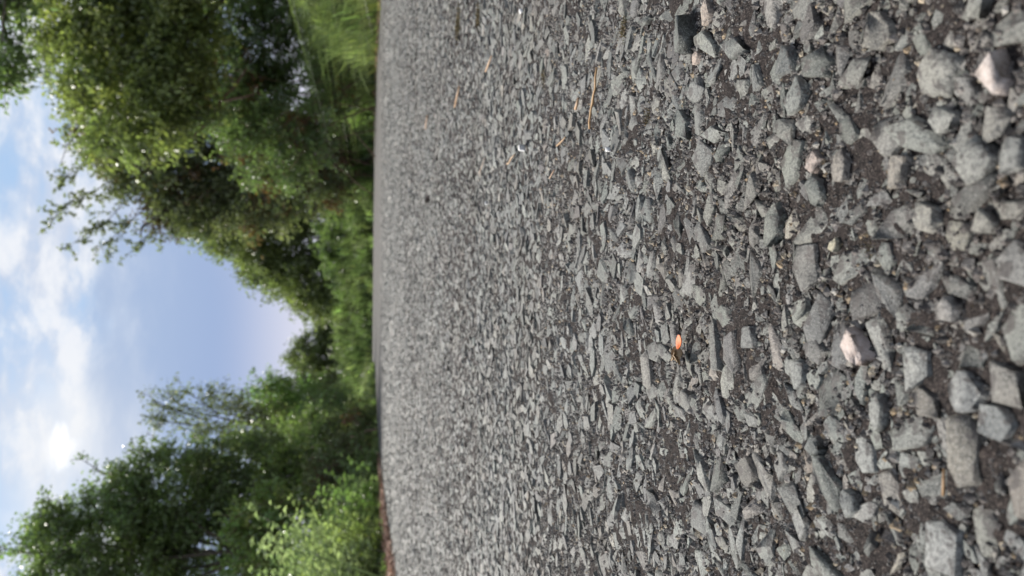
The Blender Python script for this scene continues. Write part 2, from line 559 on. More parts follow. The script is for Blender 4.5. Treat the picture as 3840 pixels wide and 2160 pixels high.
# stones one can point to in the near field: x, y, across, along (m), tint, turn, top height
KEY = [
    (-0.0630, 0.1665, .0150, .0135, (.33, .345, .345), 0.10, .0042, None),
    (0.0297, 0.1571, .0120, .0120, (.30, .315, .305), 0.7, .0042, None),
    (0.0707, 0.1909, .0150, .0140, (.32, .32, .295), 0.4, .0040, None),
    (0.1116, 0.3194, .0200, .0110, (.14, .155, .145), 0.1, .0085, 'dark speckled chipping standing proud of the rest'),
    (0.0627, 0.2328, .0120, .0140, (.24, .262, .255), 1.3, .0042, None),
    (0.0756, 0.2389, .0110, .0125, (.125, .14, .142), 1.2, .0050, None),
    (0.0364, 0.2090, .0095, .0130, (.31, .29, .265), 1.4, .0040, 'pale tan-grey chipping'),
    (0.0306, 0.2214, .0130, .0095, (.16, .178, .168), 0.2, .0045, None),
    (-0.0210, 0.1762, .0120, .0160, (.29, .305, .30), 1.1, .0042, None),
    (-0.0245, 0.1601, .0125, .0120, (.27, .285, .29), 0.4, .0044, None),
    (-0.0281, 0.2316, .0130, .0120, (.25, .268, .262), 0.5, .0046, None),
    (0.0213, 0.2466, .0200, .0110, (.19, .215, .20), -0.35, .0050, None),
    (-0.0623, 0.2042, .0090, .0090, (.31, .325, .315), 0.5, .0045, None),
    (-0.0346, 0.1909, .0125, .0055, (.27, .28, .268), -0.15, .0045, None),
    (-0.0768, 0.2293, .0145, .0085, (.24, .25, .247), 0.1, .0042, None),
    (-0.0184, 0.2648, .0120, .0120, (.19, .20, .20), 0.9, .0050, None),
    (-0.0494, 0.2214, .0105, .0070, (.11, .125, .122), -0.6, .0045, None),
    (0.0180, 0.1726, .0125, .0080, (.30, .30, .275), 0.6, .0042, None),
    (0.0150, 0.1542, .0072, .0065, (.32, .325, .30), 0.2, .0042, None),
    (0.0288, 0.1460, .0110, .0085, (.29, .305, .30), 0.2, .0040, None),
    (-0.0300, 0.1508, .0110, .0115, (.20, .215, .22), 0.9, .0040, None),
    (0.0412, 0.1665, .0085, .0100, (.29, .30, .285), 0.0, .0042, None),
    (0.0312, 0.1837, .0085, .0110, (.29, .27, .24), 1.0, .0040, None),
    (0.0755, 0.2590, .0120, .0070, (.205, .215, .21), 0.1, .0042, None),
    (-0.0054, 0.1652, .0070, .0075, (.30, .30, .30), 0.1, .0042, None),
    (0.0663, 0.1560, .0100, .0100, (.28, .295, .28), 0.3, .0040, None),
    (0.0401, 0.2221, .0085, .0075, (.42, .35, .32), 0.2, .0048, 'pinkish white chipping'),
    (0.1145, 0.3002, .0090, .0120, (.42, .35, .30), 1.3, .0050, 'cream coloured chipping'),
    (0.0128, 0.2116, .0036, .0060, (.50, .48, .36), 1.0, .0036, None),
    (0.0990, 0.3120, .0060, .0075, (.52, .42, .36), 0.9, .0036, None),
]
WHITE = [(-0.0172, 0.2005, .0100, .0140, (.35, .30, .28), 2.4, .0050), (0.0475, 0.1500, .0120, .0080, (.34, .30, .28), -0.15, .0046)]
taken = [(k[0], k[1], (k[2] + k[3]) / 4 * 0.95) for k in KEY] + [(k[0], k[1], .0048) for k in WHITE]
half_n = lambda y: 0.44 * y + 0.055
near_P = scatter(0.07, 0.50, half_n, 0.79, 0.0034, 0.36, 36000, taken)
near_key = np.array([(k[0], k[1], 0) for k in KEY])
tint_n = stone_tint(len(near_P))
arr = place_arrays(0, near_P, tint_n)
# the 300 that show largest get an object each
showing = (np.abs(near_P[:, 0]) < 0.375 * near_P[:, 1] + 0.01) & (near_P[:, 1] > 0.135)
size = np.where(showing, near_P[:, 2] / np.hypot(near_P[:, 1], CAM_H), 0)
order = np.argsort(-size)
single = set(order[:300 - len(KEY)].tolist())
kx = []
for i, (x, y, ax, ay, tn, rot, top, lab) in enumerate(KEY):
    V, F = POOL[0][(i * 5 + (i // 10)) % 50]
    W = V * (ax / 2, ay / 2, min(ax, ay) * (0.42 if top < .006 else 0.5))
    cz, sz = math.cos(rot), math.sin(rot)
    W = np.stack([W[:, 0] * cz - W[:, 1] * sz, W[:, 0] * sz + W[:, 1] * cz, W[:, 2]], 1)
    top = top if top > .006 else top * .78
    W[:, 2] += top - W[:, 2].max(); W[:, :2] += (x, y)
    kx.append((W, F, np.array(tn) * (0.62, 0.605, 0.585), lab))


def stone_object(W, F, tn, lab=None, name='stone', mt=None, parent=road, **kw):
    c = np.array([W[:, 0].mean(), W[:, 1].mean(), 0])
    o = obj(name, tri_mesh(name, W - c, F, mt or M_STONE, np.broadcast_to(tn, W.shape), smooth=True), parent=parent, label=lab, **kw)
    o.location = c
    return o


for W, F, tn, lab in kx:
    stone_object(W, F, tn, lab)
for i in order[:300 - len(KEY)]:
    stone_object(*arr[i])
rest = [arr[i] for i in range(len(arr)) if i not in single]
midf = scatter(0.07, 0.50, half_n, 0.68, 0.0022, 0.18, 30000, taken + near_P.tolist())
fill = np.concatenate([midf, scatter(0.07, 0.50, half_n, 0.74, 0.0013, 0.25, 34000, taken + near_P.tolist() + midf.tolist())])
rest += place_arrays(1, fill, stone_tint(len(fill)))
mid_P = scatter(0.50, 1.0, lambda y: 0.42 * y + 0.06, 0.76, 0.0033, 0.32, 40000)
mid_P = np.concatenate([mid_P, scatter(0.50, 1.0, lambda y: 0.42 * y + 0.06, 0.72, 0.0018, 0.2, 34000, mid_P.tolist())])
far_P = scatter(1.0, 2.2, lambda y: 0.41 * y + 0.08, 0.80, 0.0040, 0.26, 90000)
far_Q = scatter(2.2, 4.6, lambda y: 0.40 * y + 0.06, 0.78, 0.0062, 0.22, 60000)
far_Q = far_Q[rng.uniform(0, 1, len(far_Q)) < np.clip((6.2 - far_Q[:, 1]) / 1.8, 0, 1)]
far_S = scatter(4.3, 9.0, lambda y: 0.39 * y + 0.05, 0.80, 0.0105, 0.22, 60000)
far_S = far_S[rng.uniform(0, 1, len(far_S)) < np.clip((9.0 - far_S[:, 1]) / 4.0, 0, 1)]
far_Q = np.concatenate([far_Q, far_S])
far_Q = far_Q[(far_Q[:, 0] > edge_at(LEFT[:45], far_Q[:, 1]) + .03) & (far_Q[:, 0] < edge_at(RIGHT[:40], far_Q[:, 1]) - .03)]
far_P = np.concatenate([far_P, far_Q])

print('stones', len(near_P), len(mid_P), len(far_P))
rest += place_arrays(1, mid_P, stone_tint(len(mid_P)))
V, F, C = join(rest)
obj('chippings', tri_mesh('chippings', V, F, M_STONE, C, smooth=False), parent=road, kind='stuff')
V, F, C = join(place_arrays(2, far_P, stone_tint(len(far_P))))
obj('chippings', tri_mesh('chippings', V, F, M_STONE, C, smooth=False), parent=road, kind='stuff')

# fine grit caught between the stones
ng = 60000
gy_ = rng.uniform(0.08, 0.62, ng * 2); gk = rng.uniform(0, half_n(0.62), ng * 2) < half_n(gy_)
gy_ = gy_[gk][:ng]; gx_ = rng.uniform(-1, 1, len(gy_)) * half_n(gy_)
gr_ = np.clip(np.exp(rng.normal(math.log(0.00078), 0.42, len(gy_))), 0.0003, 0.0021)
octv = np.array([(1, 0, 0), (-1, 0, 0), (0, 1, 0), (0, -1, 0), (0, 0, 1), (0, 0, -1)], float)
octf = np.array([(0, 2, 4), (2, 1, 4), (1, 3, 4), (3, 0, 4)])
jit = rng.uniform(0.6, 1.3, (len(gy_), 6, 3))
GV = octv[None] * jit * gr_[:, None, None]
th = rng.uniform(0, 6.28, len(gy_))
GV = np.stack([GV[..., 0] * np.cos(th)[:, None] - GV[..., 1] * np.sin(th)[:, None], GV[..., 0] * np.sin(th)[:, None] + GV[..., 1] * np.cos(th)[:, None], GV[..., 2]], 2)
GV += np.stack([gx_, gy_, np.full(len(gy_), 0.0004)], 1)[:, None, :]
gp = np.array([(.045, .036, .034), (.12, .10, .092), (.24, .22, .205), (.36, .26, .15), (.44, .37, .27), (.03, .024, .023), (.5, .48, .44)])
gc = 0.8 * gp[rng.choice(7, len(gy_), p=[.30, .22, .17, .035, .035, .22, .02])]
GF = (np.arange(len(gy_))[:, None, None] * 6 + octf[None]).reshape(-1, 3)
obj('grit', tri_mesh('grit', GV.reshape(-1, 3), GF, M_STONE, np.repeat(gc, 6, 0)), parent=road, kind='stuff')


# ------------------------------------------------------------------ foliage builders
def leaves(P, Dir, size, tint, aspect=0.55, fold=0.25, droop=0.3):
    """folded leaf of two triangles on each side of a midrib kink: P base, Dir pointing direction"""
    n = len(P)
    Dir = Dir / (np.linalg.norm(Dir, axis=1, keepdims=True) + 1e-9)
    r = rng.normal(0, 1, (n, 3)); r[:, 2] *= 0.45
    side = np.cross(Dir, np.array([0, 0, 1.0]) + 0.75 * r); side /= np.linalg.norm(side, axis=1, keepdims=True) + 1e-9
    up = np.cross(side, Dir)
    L = size[:, None]
    tip = P + Dir * L - np.array([0, 0, 1.0]) * L * droop * rng.uniform(0, 1, (n, 1))
    mid = P + Dir * L * 0.45
    wd = L * aspect * 0.5
    a = mid + side * wd + up * L * fold * 0.5
    b = mid - side * wd + up * L * fold * 0.5
    V = np.stack([P, a, tip, b], 1).reshape(-1, 3)
    k = np.arange(n)[:, None] * 4
    F = np.concatenate([k + np.array([[0, 1, 2]]), k + np.array([[0, 2, 3]])])
    return V, F, np.repeat(tint, 4, 0)


def ellipsoid_points(n, r, shell=0.45):
    v = rng.normal(0, 1, (n, 3)); v /= np.linalg.norm(v, axis=1, keepdims=True)
    q = rng.uniform(shell ** 3, 1, (n, 1)) ** (1 / 3)
    return v * q * np.array(r)


GAIN = 2.1


def leaf_tint(n, pal, spread=0.25):
    pal = np.array(pal)
    w_ = rng.dirichlet(np.full(len(pal), 0.8), n)
    c = (w_ @ pal) * GAIN * rng.uniform(1 - spread, 1 + spread, (n, 1))
    return 0.77 * c + 0.23 * c.mean(1, keepdims=True)


DENSE = 1.9


def crown_parts(blobs, per_clump, leaf, pal, clump_r=0.32, twig=0.006, origin=None, autumn=None, spray=0.5):
    """blobs: (centre, radii, clumps). Returns leaf and twig arrays; each clump is a cluster of leaves along a few twigs"""
    lv, lt, tv, tf, off = [], [], [], [], 0
    PP, DD, SS, TT = [], [], [], []
    for (c, r, n) in blobs:
        c = np.array(c); pts = ellipsoid_points(int(n * DENSE), r, 0.25) + c
        for p in pts:
            out = (p - c) / np.array(r); out = out / (np.linalg.norm(out) + 1e-6)
            base = leaf_tint(1, pal, 0.2)[0]
            if autumn and rng.random() < autumn[0]:
                base = np.array(autumn[1]) * rng.uniform(0.7, 1.2)
            for _ in range(3):
                dr = out * 0.6 + rng.normal(0, 0.55, 3) + np.array([0, 0, 0.2])
                dr /= np.linalg.norm(dr)
                Lt = clump_r * rng.uniform(0.7, 1.7 if rng.random() < spray else 1.2)
                a = p - dr * Lt * 0.4
                m = max(3, int(per_clump / 3 * 1.5 * rng.uniform(0.6, 1.4)))
                t = rng.uniform(0.1, 1.0, m)
                bend = np.array([0, 0, -0.18]) * Lt
                q = a + dr * (t * Lt * 1.4)[:, None] + bend * (t ** 2)[:, None]
                sp = rng.normal(0, 1, (m, 3)) * clump_r * 0.22
                q = q + sp
                PP.append(q); DD.append(dr * 0.5 + rng.normal(0, 0.65, (m, 3)) + np.array([0, 0, -0.1]))
                SS.append(leaf * rng.uniform(0.6, 1.3, m)); TT.append(base * rng.uniform(0.72, 1.3, (m, 1)))
                V, F = tube([a, a + dr * Lt * 0.8 + bend * 0.3, a + dr * Lt * 1.4 + bend], [twig, twig * 0.7, twig * 0.3], 3)
                tv.append(V); tf.append(F + off); off += len(V)
    V, F, C = leaves(np.concatenate(PP), np.concatenate(DD), np.concatenate(SS), np.concatenate(TT))
    return (V, F, C), (np.concatenate(tv), np.concatenate(tf))


def twig_spray(a, b, n_side, leaf, pal, lv, tw, side_len=0.5, dens=1.0):
    """one long shoot from a to b with leafy side twigs"""
    p = wavy(a, b, 8, 0.05, 0.03)
    V, F = tube(p, np.linspace(0.016, 0.004, 8), 4); tw.append((V, F))
    PP, DD, SS, TT = [], [], [], []
    for _ in range(n_side):
        t = rng.uniform(0.25, 1.0); i = min(int(t * 7), 6); q = p[i] + (p[i + 1] - p[i]) * (t * 7 - i)
        ax = (p[-1] - p[0]) / np.linalg.norm(p[-1] - p[0])
        dr = ax * 0.6 + rng.normal(0, 0.6, 3); dr /= np.linalg.norm(dr)
        L = side_len * rng.uniform(0.3, 1.0) * (1.15 - 0.6 * t)
        V, F = tube([q, q + dr * L * 0.6, q + dr * L + np.array([0, 0, -0.08 * L])], [0.006, 0.004, 0.002], 3); tw.append((V, F))
        m = max(4, int(L / 0.022 * dens)); s = rng.uniform(0.15, 1.0, m)
        PP.append(q + dr * (L * s)[:, None] + rng.normal(0, 0.02, (m, 3))); DD.append(dr * 0.5 + rng.normal(0, 0.6, (m, 3)))
        SS.append(leaf * rng.uniform(0.6, 1.2, m)); TT.append(leaf_tint(m, pal))
    lv.append(leaves(np.concatenate(PP), np.concatenate(DD), np.concatenate(SS), np.concatenate(TT)))


def finish_crown(root, loc, lv, tw, name='crown', bark=None):
    parts = [(v, f, c, 0) for (v, f, c) in lv] + [(v, f, np.array([0.1, 0.08, 0.06]), 1) for (v, f) in tw]
    V, F, C, M = cat_meshes(parts)
    return obj(name, tri_mesh(name, V - np.array(loc), F, [M_LEAF, bark or M_BARK], C, M), parent=root)


def branch_obj(root, loc, pts, r0, r1, name='branch', mt=None, sides=7):
    n = len(pts)
    V, F = tube(np.asarray(pts, float) - np.array(loc), np.linspace(r0, r1, n), sides)
    return obj(name, tri_mesh(name, V, F, mt or M_BARK, smooth=True), parent=root)


def ground_z(x, y):
    return float(terrain([(x, y)])[0])


GREEN = [(0.060, 0.095, 0.026), (0.044, 0.074, 0.025), (0.088, 0.125, 0.030), (0.054, 0.085, 0.042)]
YELLOWISH = [(0.100, 0.122, 0.028), (0.072, 0.098, 0.027), (0.140, 0.152, 0.032), (0.054, 0.080, 0.028)]
DULL = [(0.062, 0.080, 0.032), (0.084, 0.096, 0.034), (0.050, 0.070, 0.031), (0.100, 0.105, 0.045)]
FAR = [(0.068, 0.088, 0.030), (0.090, 0.106, 0.034), (0.052, 0.074, 0.028)]
FRESH = [(0.070, 0.130, 0.024), (0.100, 0.150, 0.030), (0.050, 0.100, 0.024)]


def tree(name, label, cat, base, trunk_top, blobs, per, leaf, pal, clump_r=0.32, limbs=5, r0=0.09, sprays=(), autumn=None, group=None, twig=0.006, bark=None, side=0.5, extra=()):
    base = (base[0], base[1], ground_z(base[0], base[1]) - 0.05)
    root = thing(name, label, cat, base, group)
    tp = wavy(base, trunk_top, 8, 0.05)
    branch_obj(root, base, tp, r0, r0 * 0.55, 'trunk', bark)
    lv, tw = [], []
    (a, b) = crown_parts(blobs, per, leaf, pal, clump_r, twig, autumn=autumn)
    lv.append(a); tw.append(b)
    k = 0
    for (c, r, n) in blobs:
        for _ in range(max(1, round(limbs * n / sum(q[2] for q in blobs)))):
            st_ = tp[rng.integers(4, 8)]
            en = np.array(c) + ellipsoid_points(1, r, 0.3)[0] * 0.8
            bp = wavy(st_, en, 7, 0.07, 0.06)
            branch_obj(root, base, bp, r0 * 0.45, r0 * 0.08, 'branch', bark, 5)
            k += 1
    for (p, q, ns) in sprays:
        twig_spray(p, q, ns, leaf, pal, lv, tw, side)
    for pts, q0, q1, mt in extra:
        branch_obj(root, base, pts, q0, q1, 'branch', mt, 5)
    finish_crown(root, base, lv, tw, bark=bark)
    return root


# ------------------------------------------------------------------ right side of the road
tree('hedgerow_tree', 'leafy yellow-green tree with a dark hollow under its crown, nearest on the right verge', 'tree', (4.9, 12.4), (4.5, 12.2, 2.6),
     [((3.1, 12.0, 3.55), (1.25, 1.0, .85), 95), ((4.4, 12.0, 3.9), (1.3, 1.1, 1.1), 100), ((2.7, 11.8, 2.95), (.75, .8, .5), 34), ((3.7, 11.6, 2.75), (.9, .7, .45), 30), ((5.6, 12.3, 3.3), (1.1, 1.1, 1.4), 50)],
     60, 0.085, YELLOWISH, 0.30, 9, 0.10, sprays=[((2.6, 12, 4.0), (1.75, 12, 4.45), 10), ((3.4, 12, 4.3), (2.9, 11.9, 5.0), 10), ((3.9, 12, 4.5), (4.0, 11.9, 5.2), 10)])
tree('overhanging_tree', 'dark leafy branch tips hanging into the sky from a tree beyond the right verge', 'tree', (4.2, 6.6), (3.9, 6.8, 2.6),
     [((3.3, 6.9, 3.2), (.7, .5, .4), 22), ((2.45, 7.0, 3.12), (.24, .3, .16), 8), ((1.85, 7.0, 3.05), (.22, .2, .09), 7)], 42, 0.06, GREEN, 0.17, 5, 0.08,
     sprays=[((3.2, 7.0, 3.25), (2.2, 7.0, 3.10), 10), ((3.0, 7.0, 3.25), (1.68, 7.0, 3.03), 16), ((2.6, 7.0, 3.22), (1.85, 7.1, 2.98), 8)], side=0.26)
deadb = [np.array(q) for q in [(2.2, 20.3, 4.7), (1.75, 20.2, 5.2), (1.5, 20.2, 5.55), (1.28, 20.2, 5.6)]]
tree('hedgerow_tree', 'tall tree with twiggy sprays against the sky and a bare dead branch on the right', 'tree', (3.9, 21.5), (3.4, 21.3, 4.2),
     [((3.2, 20.8, 4.9), (1.5, 1.3, 2.0), 120), ((2.0, 21.0, 4.3), (.75, 1.0, 1.3), 44), ((4.2, 20.9, 5.7), (1.5, 1.3, 1.7), 80), ((2.9, 20.4, 2.9), (1.5, .9, 1.3), 60)],
     58, 0.11, DULL, 0.40, 10, 0.14, autumn=(0.16, (0.125, 0.080, 0.040)),
     sprays=[((2.8, 20.8, 6.3), (1.55, 20.8, 7.85), 22), ((2.3, 21.0, 6.0), (0.95, 21, 7.55), 22), ((2.1, 21.0, 5.6), (0.9, 21, 6.9), 16), ((1.9, 21, 5.0), (0.85, 21, 6.1), 10), ((3.3, 20.8, 6.6), (2.6, 20.8, 7.6), 14)],
     side=0.75, extra=[(deadb, .06, .02, M_BARK)])
tree('hedgerow_tree', 'dense green tree sloping down to the gap at the end of the road', 'tree', (2.0, 27.5), (1.9, 27.4, 3.0),
     [((2.4, 26.6, 4.3), (1.3, 1.3, 2.1), 90), ((1.35, 26.8, 3.2), (1.15, 1.2, 1.9), 80), ((0.35, 27.0, 2.4), (.9, 1.1, 1.55), 56), ((-0.35, 27.2, 1.7), (.6, .9, 1.0), 26), ((3.3, 26.8, 2.6), (1.3, 1.2, 2.0), 50)],
     56, 0.12, FAR + YELLOWISH[:2], 0.42, 8, 0.13, sprays=[((0.1, 27, 2.8), (-0.95, 26.8, 2.75), 8), ((-0.3, 27, 2.4), (-1.2, 27, 2.25), 8)], side=0.5)


def thicket(name, label, cat, base, blobs, per, leaf, pal, stems, stem_col=None, clump_r=0.26, group=None, autumn=None, span=0.8, sr=0.014):
    """a bush of many stems out of the ground under one leafy mass"""
    bz = ground_z(*base)
    base = (base[0], base[1], bz - 0.03)
    root = thing(name, label, cat, base, group)
    lv, tw = [], []
    a, b = crown_parts(blobs, per, leaf, pal, clump_r, 0.005, autumn=autumn)
    lv.append(a); tw.append(b)
    for _ in range(stems):
        c, r, n = blobs[rng.integers(0, len(blobs))]
        en = np.array(c) + ellipsoid_points(1, r, 0.5)[0] * 0.95
        st_ = np.array(base) + np.array([rng.normal(0, span * 0.5), rng.normal(0, span * 0.3), 0])
        st_[2] = ground_z(st_[0], st_[1]) - 0.03
        branch_obj(root, base, wavy(st_, en, 7, 0.06, 0.10), sr * rng.uniform(.7, 1.3), sr * 0.35, 'stem', stem_col or M_STEM, 4)
    finish_crown(root, base, lv, tw, 'foliage', bark=stem_col or M_STEM)
    return root


thicket('bramble_thicket', 'dark bramble thicket with reddish arching stems under the yellow-green tree on the right', 'bramble', (3.9, 14.4),
        [((2.9, 14.6, 1.9), (.75, .6, 1.0), 40), ((2.35, 14.8, 1.7), (.5, .6, .9), 24), ((3.6, 14.9, 2.6), (.7, .5, .6), 16), ((3.4, 14.2, .95), (.9, .5, .4), 24)], 46, 0.075, GREEN, 14, M_STEM, 0.26, autumn=(0.12, (0.12, 0.06, 0.03)), span=1.2)
thicket('bramble_thicket', 'brownish bramble thicket with bare stems below the tall sprayed tree on the right', 'bramble', (3.6, 18.8),
        [((3.0, 18.9, 1.7), (.9, .6, 1.2), 60), ((2.5, 19.6, 1.6), (.8, .6, 1.2), 46), ((3.5, 18.2, 2.2), (.6, .6, 1.2), 34)], 46, 0.085, DULL + GREEN[:1], 14, M_STEM, 0.30, autumn=(0.28, (0.135, 0.075, 0.042)), span=1.4, sr=.018)
thicket('roadside_bush', 'broad-leaved green bush at the foot of the third right tree beside the bend', 'bush', (1.6, 24.0),
        [((1.7, 23.9, .95), (.9, .5, .75), 50), ((.7, 24.6, .8), (.8, .5, .6), 34), ((2.6, 22.6, .9), (.7, .5, .6), 34)], 44, 0.10, GREEN, 6, M_STEM, 0.26)
thicket('roadside_bush', 'dark bush standing at the back of the hollow under the yellow-green tree', 'bush', (4.9, 15.6),
        [((4.0, 15.6, 2.9), (.9, .5, .6), 50), ((5.3, 15.4, 2.9), (.8, .5, 1.0), 60), ((3.3, 15.4, 2.6), (.6, .5, .9), 40), ((4.6, 15.4, .95), (1.5, .5, .5), 70), ((6.0, 15.6, 2.4), (.6, .5, 1.6), 50), ((4.3, 15.3, 2.1), (1.1, .4, .6), 60), ((5.3, 15.3, 1.75), (.5, .4, .45), 16)], 46, 0.075, GREEN, 10, M_STEM, 0.26, span=1.6)
# bare grey limbs in the hollow under the first tree
t2 = [o for o in bpy.data.objects if o.get('label', '').startswith('brownish bramble')][0]
for a_, b_ in (((2.95, 19.0, .45), (3.15, 18.4, 2.7)), ((2.6, 19.4, .5), (2.55, 18.9, 2.5)), ((3.2, 18.6, .4), (3.45, 17.9, 2.4)), ((2.3, 19.7, .5), (2.75, 19.0, 3.2)), ((3.9, 18.4, .7), (3.4, 17.9, 2.2)), ((4.3, 17.6, .7), (3.9, 17.0, 2.9))):
    branch_obj(t2, tuple(t2.location), wavy(a_, b_, 8, .06, .06), .022, .008, 'stem', M_STEM, 5)
root = thing('dead_branch', 'bare forked grey-brown branch hanging in the dark hollow under the yellow-green tree', 'branch', (3.2, 12.6, 2.2))
fork = [(3.55, 12.7, 2.9), (3.3, 12.6, 2.55), (2.85, 12.4, 2.35), (2.55, 12.3, 2.45), (2.25, 12.3, 2.75)]
branch_obj(root, (3.2, 12.6, 2.2), wavy(fork[0], fork[2], 6, .05), .035, .03, 'limb', M_STEM, 6)
branch_obj(root, (3.2, 12.6, 2.2), fork[2:], .03, .012, 'limb', M_STEM, 6)
branch_obj(root, (3.2, 12.6, 2.2), wavy(fork[2], (2.95, 12.3, 1.85), 5, .06), .026, .012, 'limb', M_STEM, 6)
branch_obj(root, (3.2, 12.6, 2.2), wavy(fork[2], (3.35, 12.3, 1.95), 5, .06), .022, .010, 'limb', M_STEM, 6)

# ------------------------------------------------------------------ the far side of the bend
thicket('far_bush', 'low rounded bush closing the gap beside the third right tree', 'bush', (-1.1, 30), [((-1.0, 30.4, 1.15), (1.0, .9, 1.0), 60), ((-.1, 30.2, .9), (.8, .8, .8), 34)], 40, 0.11, FAR, 4, M_BARK, 0.32, autumn=(.12, (.12, .09, .04)))
thicket('far_bush', 'rounded olive bush in the middle of the far hedge beyond the bend', 'bush', (-2.9, 30.4), [((-2.75, 30.6, 1.6), (1.15, .9, 1.5), 130), ((-1.9, 30.6, 1.1), (.7, .8, 1.0), 50)], 42, 0.11, FAR, 5, M_BARK, 0.34)
thicket('far_bush', 'tallest olive bush of the far hedge, behind the thin-twigged sapling', 'bush', (-4.1, 28.6), [((-4.1, 28.7, 2.1), (1.1, .9, 1.95), 110), ((-5.3, 28.7, 2.0), (1.0, .9, 1.9), 60)], 42, 0.11, FAR + DULL[:1], 5, M_BARK, 0.34)

# ------------------------------------------------------------------ left side of the road
tree('sapling', 'slender thin-twigged tree rising above the left hedge against the sky', 'tree', (-3.4, 16.6), (-2.7, 16.2, 2.6),
     [((-2.55, 16.1, 3.1), (.55, .5, .75), 26), ((-3.0, 16.3, 2.3), (.7, .6, .8), 40), ((-2.35, 16.0, 3.9), (.35, .3, .35), 6)], 30, 0.07, DULL, 0.26, 6, 0.05,
     sprays=[((-2.6, 16, 3.2), (-2.0, 16, 4.45), 14), ((-2.5, 16, 3.0), (-1.85, 16, 3.75), 12), ((-2.7, 16, 3.4), (-2.45, 16, 4.5), 14), ((-2.4, 16, 2.8), (-1.95, 16, 3.3), 8)], side=0.45, twig=.004)
tree('sapling', 'pale green sapling with light leafy shoots beside the thin-twigged tree', 'tree', (-2.9, 17.4), (-2.5, 17.2, 1.6),
     [((-2.3, 17.2, 2.25), (.4, .4, .45), 16), ((-2.6, 17.3, 1.6), (.6, .5, .7), 36)], 36, 0.075, FRESH, 0.24, 4, 0.035, sprays=[((-2.4, 17.2, 2.2), (-2.1, 17.1, 2.85), 8), ((-2.3, 17.2, 2.0), (-1.75, 17.1, 2.55), 8)], side=.3, twig=.004)
tree('roadside_tree', 'large dark green tree with a forked trunk on the left verge', 'tree', (-3.75, 10.7), (-3.42, 10.6, 1.75),
     [((-3.55, 11.0, 3.45), (.95, .9, .95), 110), ((-2.95, 11.4, 2.75), (.75, .8, .95), 84), ((-4.4, 11.0, 3.1), (1.0, .9, 1.2), 70), ((-2.65, 11.9, 1.95), (.55, .7, .8), 52), ((-3.4, 11.6, 2.2), (.8, .6, .6), 40), ((-3.35, 10.9, 4.2), (.5, .5, .35), 22)],
     56, 0.062, GREEN + DULL[:2] + FRESH[:1], 0.24, 9, 0.065, sprays=[((-3.4, 10.8, 4.1), (-3.25, 10.6, 4.75), 12), ((-2.7, 11.4, 3.3), (-2.3, 11.4, 4.0), 12), ((-2.5, 11.7, 2.6), (-2.05, 11.8, 3.25), 12), ((-3.1, 11, 3.9), (-2.75, 11, 4.3), 10)], side=0.32)
thicket('roadside_bush', 'dark green bush low on the left between the sapling and the big tree', 'bush', (-2.9, 13.4), [((-2.75, 13.5, .95), (.65, .7, .75), 60), ((-2.5, 15.2, .85), (.5, .6, .6), 36)], 44, 0.065, GREEN, 6, M_STEM, 0.22)
thicket('roadside_bush', 'yellow-green leafy bush under the forked trunk of the big left tree', 'bush', (-2.9, 9.6), [((-2.75, 9.7, 1.35), (.35, .4, .4), 20), ((-3.2, 9.7, 1.0), (.6, .5, .5), 26), ((-3.3, 9.8, 1.45), (.5, .4, .4), 26)], 36, 0.065, FRESH + YELLOWISH[2:3], 6, M_STEM, 0.20)
thicket('bramble_thicket', 'low dark bramble along the left verge with brown patches near the bend', 'bramble', (-2.7, 11.4), [((-2.55, 11.2, .5), (.4, .9, .42), 50), ((-2.4, 13.2, .45), (.4, .9, .38), 40)], 40, 0.06, DULL + GREEN[:2], 8, M_STEM, 0.2, autumn=(.16, (.12, .065, .04)))


def weed_clump(name, label, cat, base, rad, h, n, pal, leaf=0.085, asp=0.33, group=None, lean=0.25):
    bz = ground_z(*base)
    loc = (base[0], base[1], bz)
    root = thing(name, label, cat, loc, group)
    sv, lv = [], []
    for _ in range(n):
        q = rng.uniform(0, 6.283); rr = rad * math.sqrt(rng.uniform())
        a = np.array([base[0] + rr * math.cos(q), base[1] + rr * math.sin(q), 0]); a[2] = ground_z(a[0], a[1]) - 0.02
        hh = h * rng.uniform(0.55, 1.1)
        ln = rng.normal(0, lean, 2) + np.array([0.15, 0]) * (1 if base[0] < 0 else -1)
        b = a + np.array([ln[0] * hh, ln[1] * hh, hh])
        p = wavy(a, b, 5, 0.05)
        V, F = tube(p, np.linspace(0.004, 0.0015, 5), 3); sv.append((V, F))
        m = int(hh / 0.021)
        t = rng.uniform(0.15, 1, m)
        i = np.minimum((t * 4).astype(int), 3); pos = p[i] + (p[i + 1] - p[i]) * (t * 4 - i)[:, None]
        an = rng.uniform(0, 6.283, m)
        dr = np.stack([np.cos(an), np.sin(an), rng.uniform(0.1, 0.9, m)], 1)
        base_c = leaf_tint(1, pal, .2)
        lv.append(leaves(pos, dr, leaf * rng.uniform(.6, 1.3, m) * (1.15 - 0.5 * t), base_c * rng.uniform(.75, 1.3, (m, 1)), asp, 0.2, 0.55))
    V, F, C, M = cat_meshes([(v, f, c, 0) for v, f, c in lv])
    obj('foliage', tri_mesh('foliage', V - np.array(loc), F, [M_LEAF], C, M), parent=root)
    V, F, C, M = cat_meshes([(v, f, np.array([.1, .12, .05]), 0) for v, f in sv])
    s = obj('stems', tri_mesh('stems', V - np.array(loc), F, [M_GRASS], C, M), parent=root, kind='stuff')
    return root


